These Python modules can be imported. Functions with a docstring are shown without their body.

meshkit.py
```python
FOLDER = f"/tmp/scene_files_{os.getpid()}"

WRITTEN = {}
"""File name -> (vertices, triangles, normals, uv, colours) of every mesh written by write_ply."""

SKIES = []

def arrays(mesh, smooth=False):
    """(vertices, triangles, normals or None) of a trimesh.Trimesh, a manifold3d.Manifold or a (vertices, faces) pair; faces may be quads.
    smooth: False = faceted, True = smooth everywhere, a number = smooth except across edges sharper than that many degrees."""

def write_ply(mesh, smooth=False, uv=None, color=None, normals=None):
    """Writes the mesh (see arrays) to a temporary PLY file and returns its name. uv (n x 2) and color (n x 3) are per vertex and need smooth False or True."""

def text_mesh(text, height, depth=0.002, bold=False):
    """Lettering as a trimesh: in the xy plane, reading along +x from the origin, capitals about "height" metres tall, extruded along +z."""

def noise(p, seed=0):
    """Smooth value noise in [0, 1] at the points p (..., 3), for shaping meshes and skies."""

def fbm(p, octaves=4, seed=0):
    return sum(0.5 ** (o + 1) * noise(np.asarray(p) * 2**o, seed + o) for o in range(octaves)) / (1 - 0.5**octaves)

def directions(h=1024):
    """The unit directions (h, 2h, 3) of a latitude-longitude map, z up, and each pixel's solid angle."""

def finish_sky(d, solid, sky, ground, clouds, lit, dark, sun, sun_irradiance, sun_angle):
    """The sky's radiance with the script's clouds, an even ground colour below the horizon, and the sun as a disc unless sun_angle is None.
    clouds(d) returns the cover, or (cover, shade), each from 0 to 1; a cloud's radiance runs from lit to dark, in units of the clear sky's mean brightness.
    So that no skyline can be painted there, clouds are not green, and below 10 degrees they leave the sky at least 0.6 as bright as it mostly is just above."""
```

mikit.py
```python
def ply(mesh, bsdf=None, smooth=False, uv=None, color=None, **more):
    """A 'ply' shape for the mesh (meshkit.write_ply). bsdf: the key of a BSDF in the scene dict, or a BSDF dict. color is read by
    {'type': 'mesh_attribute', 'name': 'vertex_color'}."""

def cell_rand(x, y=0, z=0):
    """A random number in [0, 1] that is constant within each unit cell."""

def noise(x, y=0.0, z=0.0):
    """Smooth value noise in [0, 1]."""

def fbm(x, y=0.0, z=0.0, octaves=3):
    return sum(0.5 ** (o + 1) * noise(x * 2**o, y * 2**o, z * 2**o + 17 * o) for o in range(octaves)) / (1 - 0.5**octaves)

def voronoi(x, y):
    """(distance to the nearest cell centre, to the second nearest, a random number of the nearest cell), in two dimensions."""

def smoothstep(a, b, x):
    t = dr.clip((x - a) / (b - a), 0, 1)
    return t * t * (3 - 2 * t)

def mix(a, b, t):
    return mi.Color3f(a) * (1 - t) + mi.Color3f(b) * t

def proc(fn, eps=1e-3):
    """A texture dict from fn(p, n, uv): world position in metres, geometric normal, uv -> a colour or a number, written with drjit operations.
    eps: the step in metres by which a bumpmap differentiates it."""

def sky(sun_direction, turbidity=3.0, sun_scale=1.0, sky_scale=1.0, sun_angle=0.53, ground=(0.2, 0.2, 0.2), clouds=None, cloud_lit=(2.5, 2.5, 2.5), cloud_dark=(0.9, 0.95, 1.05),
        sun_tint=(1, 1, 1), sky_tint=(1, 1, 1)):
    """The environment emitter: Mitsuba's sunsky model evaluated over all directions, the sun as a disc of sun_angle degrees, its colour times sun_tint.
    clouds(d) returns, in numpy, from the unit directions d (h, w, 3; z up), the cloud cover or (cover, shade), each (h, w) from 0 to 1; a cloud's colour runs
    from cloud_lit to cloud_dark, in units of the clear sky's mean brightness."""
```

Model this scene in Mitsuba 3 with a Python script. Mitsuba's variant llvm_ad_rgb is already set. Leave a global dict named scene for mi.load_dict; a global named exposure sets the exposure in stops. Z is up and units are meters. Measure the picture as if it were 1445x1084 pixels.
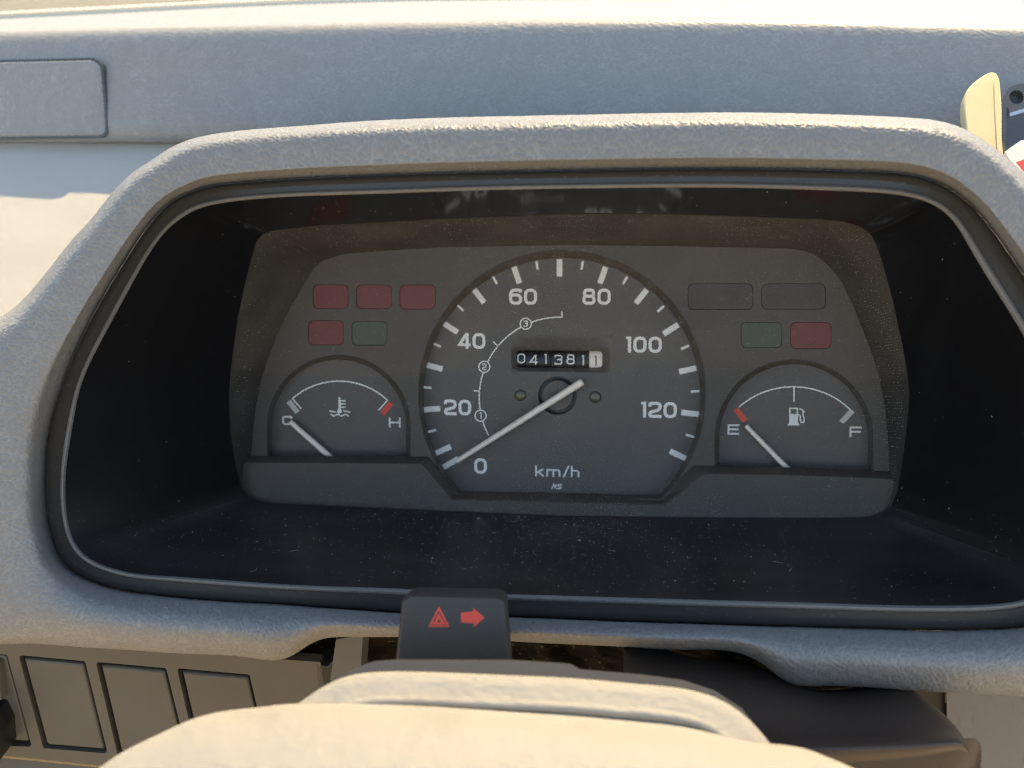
import math, random
import numpy as np
import drjit as dr
import mitsuba as mi
import trimesh, manifold3d, meshkit, mikit
from mikit import noise, fbm, voronoi, smoothstep, mix, cell_rand
from scipy.interpolate import CubicSpline, interp1d
from scipy.spatial.transform import Rotation
from shapely.geometry import Polygon, LineString, Point, box as sbox
from shapely.ops import unary_union
from shapely import affinity

random.seed(7); rng = np.random.default_rng(7)
scene, labels = {}, {}

# ------------------------------------------------------------------ camera, sky, exposure
W0, H0, F = 1445.0, 1084.0, 1555.0          # photograph size, focal length in its pixels
PITCH = math.radians(24.0)                  # the camera looks down on the dashboard
SUN_EL, SUN_AZ = 55.0, 16.0                 # through the windscreen, a little from the right
exposure = 3.2
GROUND = (0.38, 0.32, 0.24)               # sunlit sand-coloured surroundings

# camera frame: X right, Y up, Z towards the viewer, origin at the lens.  Dash frame: u, v in the dial's face, n out of it.
DR = Rotation.from_rotvec([0.11762, -0.12817, -0.005668]).as_matrix()
DC = np.array([0.0177053, -0.0054218, -0.4134552])
DN = DR[:, 2]
UP = np.array([0, math.cos(PITCH), math.sin(PITCH)])
EX = DR[:, 0] - UP * (DR[:, 0] @ UP); EX /= np.linalg.norm(EX)
EY = np.cross(UP, EX)                       # forward, level
TW = np.stack([EX, EY, UP])                 # camera frame -> world
EYE = np.array([0.0, 0.0, 1.15])
def world(c): return np.asarray(c, float) @ TW.T + EYE
def rays(px, py):
    px, py = np.broadcast_arrays(np.asarray(px, float), np.asarray(py, float))
    return np.stack([(px - 722.5) / F, (542.0 - py) / F, -np.ones_like(px)], -1)
def on_plane(px, py, p0, n):                # where the line of sight through a photo point meets a plane
    d = rays(px, py); return d * ((np.asarray(p0) @ n) / (d @ n))[..., None]
def at(px, py, w):                          # ... a plane parallel to the dials, w metres in front of them
    d = rays(px, py); return d * ((np.asarray(w, float) + DC @ DN) / (d @ DN))[..., None]
def at_z(px, py, z): return rays(px, py) * np.asarray(z, float)[..., None]   # ... a given distance along the lens axis
def duv(u, v, w): return DC + np.asarray(u)[..., None] * DR[:, 0] + np.asarray(v)[..., None] * DR[:, 1] + np.asarray(w)[..., None] * DN

look = -TW[:, 2]; upw = TW[:, 1]
scene['camera'] = {'type': 'thinlens', 'fov': math.degrees(2 * math.atan(W0 / 2 / F)), 'fov_axis': 'x', 'near_clip': 0.01, 'far_clip': 500.0,
                   'aperture_radius': 0.0015, 'focus_distance': 0.365,
                   'to_world': mi.ScalarTransform4f().look_at(origin=EYE.tolist(), target=(EYE + look).tolist(), up=upw.tolist())}
_e, _a = math.radians(SUN_EL), math.radians(SUN_AZ)
scene['sky'] = mikit.sky((math.sin(_a) * math.cos(_e), math.cos(_a) * math.cos(_e), math.sin(_e)), turbidity=3.5, sun_scale=0.62, sun_tint=(1.0, 0.90, 0.64), sky_tint=(1.19, 1.02, 0.81), ground=GROUND, sun_angle=0.6)

# ------------------------------------------------------------------ materials
def rgb(*c): return {'type': 'rgb', 'value': list(c)}
def two(b): return {'type': 'twosided', 'bsdf': b}
def bump(b, fn, h, eps=1.5e-4): return two({'type': 'bumpmap', 'arbitrary': mikit.proc(fn, eps), 'scale': h, 'bsdf': b})
def prin(col, rough, spec=0.5, **k):
    return {'type': 'principled', 'base_color': col if isinstance(col, dict) else rgb(*col), 'roughness': rough, 'specular': spec, **k}

def cells(size, stretch, warp):              # grain: cells with creases between them
    def fn(uv):
        x, y = uv.x / size, uv.y / (size * stretch)
        wx = warp * (noise(x * 0.7, y * 0.7, 3.0) - 0.5) * 2; wy = warp * (noise(x * 0.7, y * 0.7, 9.0) - 0.5) * 2
        jx = 0.3 * (noise(x * 2.7, y * 2.7, 13.0) - 0.5); jy = 0.3 * (noise(x * 2.7, y * 2.7, 19.0) - 0.5)
        a, b, c = voronoi(x + wx + jx, y + wy + jy)
        return b - a, c, x, y
    return fn
def grain(size, stretch=1.0, warp=0.6):
    k = cells(size, stretch, warp)
    def fn(p, n, uv):
        e, c, x, y = k(uv)
        return smoothstep(0.0, 0.34, e) * (0.75 + 0.25 * c) + 0.15 * noise(x * 3.1, y * 3.1, 5.0)
    return fn
def crackle(size, stretch, warp):            # paler lines along the creases, tone varying from cell to cell
    k = cells(size, stretch, warp)
    def fn(p, n, uv):
        e, c, x, y = k(uv)
        return (1 - smoothstep(0.03, 0.25, e)) * (0.6 + 0.4 * smoothstep(0.3, 0.7, noise(x * 0.4, y * 0.4, 31.0))) + 0.25 * (c - 0.5)
    return fn
GL, GP = (0.0017, 1.25, 0.7), (0.0015, 1.8, 1.0)
LCRACK, PCRACK = crackle(*GL), crackle(*GP)
LEATHER, PADGRAIN = grain(*GL), grain(*GP)
def leather_tone(p, n, uv):
    t = fbm(p.x * 22, p.y * 22, p.z * 22, 4)
    s = smoothstep(0.62, 0.8, fbm(p.x * 240 + 5, p.y * 240, p.z * 240, 2))
    g = LCRACK(p, n, uv)
    return mix(mix((0.232, 0.230, 0.228), (0.248, 0.245, 0.241), t), (0.36, 0.355, 0.34), s * 0.12) * (0.94 + 0.22 * g)
def pad_tone(p, n, uv):
    t = fbm(p.x * 15, p.y * 15, p.z * 15, 4)
    sx = noise(p.x * 420 + 25 * fbm(p.x * 30, p.z * 30, 1.0, 2), p.z * 60, p.y * 60)
    g = PCRACK(p, n, uv); k = 0.9 + 0.2 * fbm(p.x * 26 + 3, p.y * 26, p.z * 26, 3)
    scuff = smoothstep(0.70, 0.86, noise(p.x * 300 + 18 * fbm(p.x * 18, p.z * 18, 7.0, 2), p.z * 34, p.y * 34)) * smoothstep(0.5, 0.75, fbm(p.x * 12, p.y * 12, p.z * 12 + 9, 3))
    return mix((0.318, 0.312, 0.306), (0.333, 0.326, 0.318), t) * (0.96 + 0.08 * sx) * (0.95 + 0.16 * k * g) + 0.06 * scuff
scene['m_leather'] = two(prin(mikit.proc(leather_tone), 0.44, 0.5))
def crease(p, n, uv):
    a = noise(uv.x * 28 + 30 * uv.y, uv.y * 120 + 3 * noise(uv.x * 20, uv.y * 20), 1.0)
    return smoothstep(0.0, 0.16, dr.abs(a - 0.5)) * 0.7 + 0.3 * noise(uv.x * 1300, uv.y * 1300, 4.0)
scene['m_shelf'] = bump(prin((0.50, 0.475, 0.43), 0.6, 0.3), crease, 0.00005)
scene['m_vinyl'] = two(prin(mikit.proc(pad_tone), 0.46, 0.5))
scene['m_pad'] = bump(prin(mikit.proc(pad_tone), 0.48, 0.5), PADGRAIN, 0.00016)
def fine(p, n, uv): return noise(p.x * 1500, p.y * 1500, p.z * 1500) * 0.6 + 0.4 * noise(p.x * 3300, p.y * 3300, p.z * 3300)
def fleck(a, b, amount, scale=900.0):
    def fn(p, n, uv):
        t = fbm(p.x * 60, p.y * 60, p.z * 60, 3)
        s = smoothstep(0.80, 0.9, noise(p.x * scale, p.y * scale, p.z * scale))
        return mix(a, b, t * 0.5) * 1.0 + mi.Color3f(0.32, 0.28, 0.22) * (s * amount)
    return fn
def dusty(p, n, uv):                         # dust lying on the housing's inside, thicker in patches
    t = smoothstep(0.35, 0.75, fbm(p.x * 45, p.y * 45, p.z * 45, 4)); g = noise(p.x * 1800, p.y * 1800, p.z * 1800)
    return mix((0.040, 0.037, 0.034), (0.082, 0.074, 0.063), t * (0.45 + 0.55 * g))
def shroud_tone(p, n, uv):                   # dust has settled where the shroud faces up, wiped away in streaks
    q = p - mi.Point3f(*[float(x) for x in world(at(793, 760, .04))])
    up = smoothstep(0.45, 0.85, dr.abs(n.z)) * smoothstep(0.05, 0.01, q.z)
    t = smoothstep(0.25, 0.8, fbm(p.x * 14, p.y * 40, 2.0, 4)); g = noise(p.x * 1600, p.y * 1600, p.z * 1600)
    return mix((0.009, 0.009, 0.010), (0.050, 0.048, 0.046), up * (0.25 + 0.75 * t) * (0.6 + 0.4 * g))
scene['m_shroud'] = two(prin(mikit.proc(shroud_tone), mikit.proc(lambda p, n, uv: 0.085 + 0.20 * smoothstep(0.06, 0.0, (p - mi.Point3f(*[float(x) for x in world(at(793, 700, .04))])).z)), 0.4))
scene['m_trim'] = two(prin(mikit.proc(fleck((0.045, 0.041, 0.037), (0.062, 0.056, 0.050), 0.10)), 0.22, 0.9))
scene['m_lip_glint'] = two(prin(mikit.proc(fleck((0.27, 0.265, 0.26), (0.36, 0.35, 0.335), 0.10)), 0.2, 0.9))  # pale grey puts the sky's glint on black plastic into the colour
scene['m_housing'] = two(prin(mikit.proc(dusty), 0.6, 0.4))
def plate_tone(p, n, uv):  # lighter brown carries the veil of the clear cover in the colour
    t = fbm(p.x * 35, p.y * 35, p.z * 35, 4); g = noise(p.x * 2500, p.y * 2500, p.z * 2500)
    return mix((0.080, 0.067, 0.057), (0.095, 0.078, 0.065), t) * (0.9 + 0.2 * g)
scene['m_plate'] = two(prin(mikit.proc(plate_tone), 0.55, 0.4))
def dial_tone(p, n, uv):  # haze of the clear cover is mixed into the dial's own dark
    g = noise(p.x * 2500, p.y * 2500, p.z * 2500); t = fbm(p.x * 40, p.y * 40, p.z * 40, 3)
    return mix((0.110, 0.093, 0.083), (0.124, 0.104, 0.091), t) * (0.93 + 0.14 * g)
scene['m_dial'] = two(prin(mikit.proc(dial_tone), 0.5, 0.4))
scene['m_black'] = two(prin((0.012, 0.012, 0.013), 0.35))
scene['m_print'] = two(prin((0.86, 0.80, 0.74), 0.6, 0.3))
scene['m_print_grey'] = two(prin((0.60, 0.55, 0.50), 0.6, 0.3))
scene['m_print_red'] = two(prin((0.78, 0.10, 0.065), 0.5, 0.3))
scene['m_needle'] = two(prin((0.93, 0.78, 0.66), 0.4, 0.4))
scene['m_lamp_red'] = two(prin((0.150, 0.028, 0.027), 0.5))
scene['m_lamp_green'] = two(prin((0.058, 0.070, 0.048), 0.5))
scene['m_lamp_dark'] = two(prin((0.058, 0.042, 0.035), 0.5))
scene['m_screw'] = two(prin((0.13, 0.115, 0.085), 0.38, metallic=0.5))
scene['m_grey'] = two(prin((0.125, 0.123, 0.12), 0.4))
scene['m_lens'] = {'type': 'thindielectric', 'int_ior': 1.12}
scene['m_glass'] = {'type': 'thindielectric', 'int_ior': 1.5}
def panel_tone(p, n, uv):
    t = fbm(p.x * 50, p.y * 50, p.z * 50, 3)
    return mix((0.092, 0.084, 0.070), (0.116, 0.104, 0.086), t)
scene['m_panel'] = bump(prin(mikit.proc(panel_tone), 0.40, 0.5), lambda p, n, uv: fine(p, n, uv), 0.00013)
def hub_tone(p, n, uv):
    t = fbm(p.x * 28, p.y * 28, p.z * 28, 4); m = smoothstep(0.60, 0.72, fbm(p.x * 70, p.y * 30, p.z * 90 + 4, 3))
    return mix(mix((0.315, 0.305, 0.28), (0.355, 0.342, 0.312), t), (0.23, 0.22, 0.20), m * 0.22)
def hub_wrinkle(p, n, uv): return fbm(p.x * 190, p.y * 90, p.z * 190, 3) + 0.4 * noise(p.x * 900, p.y * 900, p.z * 900)
scene['m_hub'] = bump(prin(mikit.proc(hub_tone), 0.6, 0.3), hub_wrinkle, 0.0005)
scene['m_column'] = two(prin(mikit.proc(fleck((0.060, 0.042, 0.033), (0.080, 0.056, 0.044), 0.03)), 0.24, 0.5))
scene['m_backcover'] = two(prin((0.055, 0.056, 0.060), 0.32))
scene['m_switch'] = two(prin(mikit.proc(fleck((0.048, 0.042, 0.038), (0.060, 0.053, 0.047), 0.04)), 0.42))
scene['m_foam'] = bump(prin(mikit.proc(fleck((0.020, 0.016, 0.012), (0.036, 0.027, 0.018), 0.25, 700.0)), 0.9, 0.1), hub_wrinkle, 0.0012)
def cream_tone(p, n, uv): return mix((0.66, 0.54, 0.29), (0.72, 0.60, 0.35), fbm(p.x * 130, p.y * 130, p.z * 40, 3))
scene['m_cream'] = two(prin(mikit.proc(cream_tone), 0.45))
scene['m_bracket'] = two(prin((0.10, 0.105, 0.115), 0.22))
scene['m_chrome'] = two(prin((0.75, 0.75, 0.78), 0.25, metallic=1.0))
scene['m_white'] = two(prin((0.75, 0.72, 0.68), 0.5)); scene['m_red'] = two(prin((0.65, 0.05, 0.05), 0.45))
scene['m_dust'] = two(prin((0.55, 0.50, 0.40), 0.9, 0.1))
scene['m_seal'] = two(prin((0.10, 0.12, 0.115), 0.35))
def cowl_tone(p, n, uv): return mix((0.13, 0.12, 0.085), (0.25, 0.225, 0.16), fbm(p.x * 60, p.y * 160, p.z * 60, 4))
scene['m_cowl'] = two(prin(mikit.proc(cowl_tone), 0.6))
def wirenet(p, n, uv): return smoothstep(0.5, 0.8, fbm(uv.x * 900, uv.y * 380, 2.0, 3))
scene['m_sidepanel'] = bump(prin((0.19, 0.178, 0.175), 0.42), wirenet, 0.0002)

# ------------------------------------------------------------------ helpers
def put(key, vf, bsdf, smooth=35, uv=None):
    """One entry; a mesh given as (vertices in the camera frame, faces) or a list of them."""
    if isinstance(vf, list): vf = join(vf)
    name, i = key, 0
    while name in scene: i += 1; name = f'{key}_{i:03d}'
    v, f = vf
    scene[name] = mikit.ply((world(v), np.asarray(f)), bsdf, smooth=True if uv is not None else smooth, uv=uv)
    return name
def tag(key, label, category=None, group=None, kind=None):
    d = {'label': label}
    if category: d['category'] = category
    if group: d['group'] = group
    if kind: d['kind'] = kind
    labels[key] = d
def tris(vf):
    v, f = vf; f = np.asarray(f)
    return np.asarray(v, float), (np.vstack([f[:, [0, 1, 2]], f[:, [0, 2, 3]]]) if f.shape[1] == 4 else f)
def join(parts):
    vs, fs, n = [], [], 0
    for p in parts:
        v, f = tris(p); vs.append(v); fs.append(f + n); n += len(v)
    return np.vstack(vs), np.vstack(fs)
def grid(P, closed=False):
    """Quads of an (a, b, 3) array of points, and its uv in metres; closed joins the last row to the first."""
    P = np.asarray(P, float)
    if closed: P = np.concatenate([P, P[:1]])
    a, b = P.shape[:2]
    i = np.arange(a * b).reshape(a, b)
    q = np.stack([i[:-1, :-1], i[1:, :-1], i[1:, 1:], i[:-1, 1:]], -1).reshape(-1, 4)
    lu = np.concatenate([[0], np.cumsum(np.linalg.norm(np.diff(P[:, b // 2], axis=0), axis=1))])
    lv = np.concatenate([np.zeros((a, 1)), np.cumsum(np.linalg.norm(np.diff(P, axis=1), axis=2), axis=1)], axis=1)
    return (P.reshape(-1, 3), q), np.stack([np.repeat(lu[:, None], b, 1), lv], -1).reshape(-1, 2)
def weld(vf):
    m = trimesh.Trimesh(*tris(vf), process=False); m.merge_vertices(digits_vertex=7); return m.vertices, m.faces
def fan(poly):
    """(2D vertices, triangles) of a shapely polygon, holes kept."""
    v, f = trimesh.creation.triangulate_polygon(poly, engine='earcut'); return np.asarray(v), np.asarray(f)
def polys(g): return [x for x in getattr(g, 'geoms', [g]) if x.geom_type == 'Polygon' and x.area > 1e-12]
def resample(pts, n, closed=True):
    p = np.asarray(pts, float)
    if closed and np.linalg.norm(p[0] - p[-1]) > 1e-9: p = np.vstack([p, p[:1]])
    l = np.concatenate([[0], np.cumsum(np.linalg.norm(np.diff(p, axis=0), axis=1))])
    t = np.linspace(0, l[-1], n + (1 if closed else 0))[:n]
    return np.stack([np.interp(t, l, p[:, k]) for k in range(p.shape[1])], 1)
def curve(pts, n, closed=False):
    p = np.asarray(pts, float)
    if closed: p = np.vstack([p, p[:1]])
    l = np.concatenate([[0], np.cumsum(np.linalg.norm(np.diff(p[:, :2], axis=0), axis=1))])
    cs = CubicSpline(l, p, bc_type='periodic' if closed else 'natural')
    t = np.linspace(0, l[-1], n + (1 if closed else 0))[:n]
    return cs(t)
def rounded(pts, r):
    g = Polygon(pts).buffer(0)
    return g.buffer(-r, quad_segs=10).buffer(r, quad_segs=10) if r > 0 else g
def ring(poly, n=120):
    return resample(np.array(poly.exterior.coords)[:-1], n)
class Plane:
    """A plane traced from the photo: maps photo points to it and offsets along its normal."""
    def __init__(s, p0, n): s.p0, s.n = np.asarray(p0, float), np.asarray(n, float) / np.linalg.norm(n)
    def __call__(s, p, h=0.0): p = np.asarray(p, float); return on_plane(p[..., 0], p[..., 1], s.p0, s.n) + np.asarray(h)[..., None] * s.n
def dplane(w): return Plane(DC + DN * w, DN)
def slab(poly, plane, h0, h1):
    """A flat piece of a traced outline (holes kept) from h0 to h1 above the plane."""
    out = []
    for g in polys(poly):
        v, f = fan(g)
        top = plane(v, h1); out.append((top, f)); out.append((plane(v, h0), f[:, ::-1]))
        for r in [g.exterior, *g.interiors]:
            c = np.array(r.coords)[:-1]; out.append(grid(np.stack([plane(c, h0), plane(c, h1)], 1), True)[0])
    return out
def sheet(poly, plane, h=0.0):
    return [(plane(v, h), f) for v, f in (fan(g) for g in polys(poly))]
def pillow(poly, plane, prof, n=160, fit=None):
    """A solid with a rounded edge: prof is a list of (inset in photo px, height)."""
    rows, last = [], None
    for inset, h in prof:
        g = poly.buffer(-inset, quad_segs=8) if inset else poly
        g = max(polys(g), key=lambda x: x.area)
        r = ring(g, n)
        if last is not None:                        # start each ring next to the one before it
            r = np.roll(r, -int(np.argmin(np.linalg.norm(r - last[0], axis=1))), axis=0)
        last = r; rows.append(plane(r, h))
    v, f = fan(Polygon(last).buffer(0))
    side = grid(np.stack(rows, 1), True)[0]
    return [side, (plane(v, prof[-1][1]), f)]
def plane_uv(vf, plane):                      # uv in metres along a plane
    v = tris(join(vf))[0]; a = np.cross([0, 1, 0], plane.n); a /= np.linalg.norm(a)
    return np.stack([v @ a, v @ np.cross(plane.n, a)], 1)

# strokes for lettering, in a box w wide and h tall
def fillet(pts, r, closed=False):
    p = [np.asarray(q, float) for q in pts]; n = len(p); out = []
    for i in range(n):
        if not closed and i in (0, n - 1): out.append(p[i]); continue
        a, b, c = p[i - 1], p[i], p[(i + 1) % n]
        la, lc = np.linalg.norm(a - b), np.linalg.norm(c - b); k = min(r, la / 2.02, lc / 2.02)
        s, e = b + (a - b) / la * k, b + (c - b) / lc * k
        for t in np.linspace(0, 1, 9): out.append((1 - t) ** 2 * s + 2 * t * (1 - t) * b + t * t * e)
    if closed: out.append(out[0])
    return np.array(out)
def stroke(pts, t, cap='flat'): return LineString(pts).buffer(t / 2, cap_style=cap, join_style='mitre')
def glyph(ch, w, h, t):
    a, b, x, y = t / 2, t / 2, w - t / 2, h - t / 2; r = 0.40 * w; m = h * 0.53; S = []
    if ch == '0': S = [stroke(fillet([(a, b), (x, b), (x, y), (a, y)], r, True), t)]
    elif ch == '1': S = [stroke([(w * 0.62, 0), (w * 0.62, h)], t), stroke([(w * 0.16, y), (w * 0.62, y)], t * 0.8)]
    elif ch == '2': S = [stroke(fillet([(a, h * 0.70), (a, y), (x, y), (x, m - 0.02 * h), (a, h * 0.34), (a, b), (w, b)], r * 0.9), t)]
    elif ch == '3': S = [stroke(fillet([(a, h * 0.76), (a, y), (x, y), (x, m), (w * 0.35, m)], r), t), stroke(fillet([(w * 0.35, m), (x, m), (x, b), (a, b), (a, h * 0.24)], r), t)]
    elif ch == '4': S = [stroke([(w * 0.72, 0), (w * 0.72, h)], t), stroke([(w * 0.66, h - t * 0.4), (a, h * 0.26), (w, h * 0.26)], t * 0.92)]
    elif ch == '6': S = [stroke(fillet([(x, h * 0.76), (x, y), (a, y), (a, b), (x, b), (x, h * 0.60), (a, h * 0.60)], r * 0.9), t)]
    elif ch == '8': S = [stroke(fillet([(a, b), (x, b), (x, m), (a, m)], r * 0.8, True), t), stroke(fillet([(a + w * .04, m), (x - w * .04, m), (x - w * .04, y), (a + w * .04, y)], r * 0.7, True), t)]
    elif ch == 'C': S = [stroke(fillet([(x, h * 0.70), (x, y), (a, y), (a, b), (x, b), (x, h * 0.30)], r * 0.6), t)]
    elif ch == 'H': S = [stroke([(a, 0), (a, h)], t), stroke([(x, 0), (x, h)], t), stroke([(0, h / 2), (w, h / 2)], t)]
    elif ch == 'E': S = [stroke([(w, y), (a, y), (a, b), (w, b)], t), stroke([(a, h * .52), (w * .95, h * .52)], t)]
    elif ch == 'F': S = [stroke([(w, y), (a, y), (a, 0)], t), stroke([(a, h * .50), (w * .92, h * .50)], t)]
    elif ch == 'k': S = [stroke([(a, 0), (a, h)], t), stroke([(x, h * .66), (a, h * .30)], t), stroke([(w * .35, h * .42), (x + t * .3, 0)], t)]
    elif ch == 'm': S = [stroke([(a, 0), (a, h * .68)], t), stroke(fillet([(a, h * .68 - t / 2), (w / 2, h * .68 - t / 2), (w / 2, 0)], w * .16), t), stroke(fillet([(w * .45, h * .68 - t / 2), (x, h * .68 - t / 2), (x, 0)], w * .16), t)]
    elif ch == '/': S = [stroke([(a, -h * .06), (x, h * 1.02)], t)]
    elif ch == 'h': S = [stroke([(a, 0), (a, h)], t), stroke(fillet([(a, h * .66 - t / 2), (x, h * .66 - t / 2), (x, 0)], w * .3), t)]
    return unary_union(S)
PX = 0.4134552 / F / 1.0                       # one photo pixel on the dials, in metres
def word(chars, t):
    """chars: list of (char, x, width, height) in photo px -> shapely, y up, baseline 0."""
    return unary_union([affinity.translate(glyph(c, w, h, t), x, 0) for c, x, w, h in chars])
def print_on(poly, px, py, w0=0.00005, th=0.00012, scale=PX * 1.0):
    """Print (outline centred on 0,0 in photo px, y up) upright on the dial at a traced spot."""
    c = at(px, py, w0); out = []
    for g in polys(poly):
        v, f = fan(g)
        lay = lambda h: c + (v[:, :1] * DR[:, 0] + v[:, 1:] * DR[:, 1]) * scale + DN * h
        out.append((lay(th), f))
        for r in [g.exterior, *g.interiors]:
            q = np.array(r.coords)[:-1]
            lq = lambda h: c + (q[:, :1] * DR[:, 0] + q[:, 1:] * DR[:, 1]) * scale + DN * h
            out.append(grid(np.stack([lq(0), lq(th)], 1), True)[0])
    return out
def centred(g):
    x0, y0, x1, y1 = g.bounds; return affinity.translate(g, -(x0 + x1) / 2, -(y0 + y1) / 2)

# the grain of the vinyl as relief: the same cells as the material's creases (cells, above), evaluated on the mesh
def n_rand(x, y, z):
    x, y, z = (np.broadcast_to((np.floor(np.asarray(v, float)) + 1000000), np.shape(x)).astype(np.int64).astype(np.uint64) for v in (x, y, z))
    M = np.uint64(0xFFFFFFFF); h = (x * np.uint64(374761393) + y * np.uint64(668265263) + z * np.uint64(2147483647)) & M
    h = ((h ^ (h >> np.uint64(13))) * np.uint64(1274126177)) & M
    return ((h ^ (h >> np.uint64(16))) & np.uint64(0xFFFFFF)).astype(float) / 16777215.0
def n_noise(x, y, z):
    i, j = np.floor(x), np.floor(y); a, b = x - i, y - j; a, b = a * a * (3 - 2 * a), b * b * (3 - 2 * b); z = z + 0 * x
    return (n_rand(i, j, z) * (1 - a) + n_rand(i + 1, j, z) * a) * (1 - b) + (n_rand(i, j + 1, z) * (1 - a) + n_rand(i + 1, j + 1, z) * a) * b
def relief(uv, size, stretch, warp):
    x, y = uv[:, 0] / size, uv[:, 1] / (size * stretch)
    wx = warp * (n_noise(x * .7, y * .7, 3.) - .5) * 2 + .3 * (n_noise(x * 2.7, y * 2.7, 13.) - .5); wy = warp * (n_noise(x * .7, y * .7, 9.) - .5) * 2 + .3 * (n_noise(x * 2.7, y * 2.7, 19.) - .5)
    x, y = x + wx, y + wy; d1, d2, c = np.full(len(x), 9.), np.full(len(x), 9.), np.zeros(len(x))
    for a in (-1, 0, 1):
        for b in (-1, 0, 1):
            cx, cy = np.floor(x) + a, np.floor(y) + b
            d = np.hypot(cx + n_rand(cx, cy, 1.) - x, cy + n_rand(cx, cy, 2.) - y)
            d2 = np.where(d < d1, d1, np.minimum(d2, d)); c = np.where(d < d1, n_rand(cx, cy, 3.), c); d1 = np.minimum(d1, d)
    e = np.clip((d2 - d1) / .42, 0, 1); return e * e * (3 - 2 * e) * (.75 + .25 * c)
def embossed(P, closed, args, h):
    (v, f), uv = grid(P, closed)
    m = trimesh.Trimesh(*tris((v, f)), process=False)
    n = np.zeros_like(v); fn = np.cross(v[m.faces[:, 1]] - v[m.faces[:, 0]], v[m.faces[:, 2]] - v[m.faces[:, 0]])
    for k in range(3): np.add.at(n, m.faces[:, k], fn)
    n /= np.linalg.norm(n, axis=1, keepdims=True) + 1e-12; n *= np.sign((n * -v).sum(1).mean())
    r = relief(uv, *args)
    if closed: a = len(P); b = P.shape[1]; r = r.reshape(a + 1, b); t = np.clip((np.arange(a + 1) - a + 12) / 12, 0, 1)[:, None]; r = (r * (1 - t) + r[:1] * t).ravel()
    return (v + n * ((r - .7) * h)[:, None], f), uv
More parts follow.
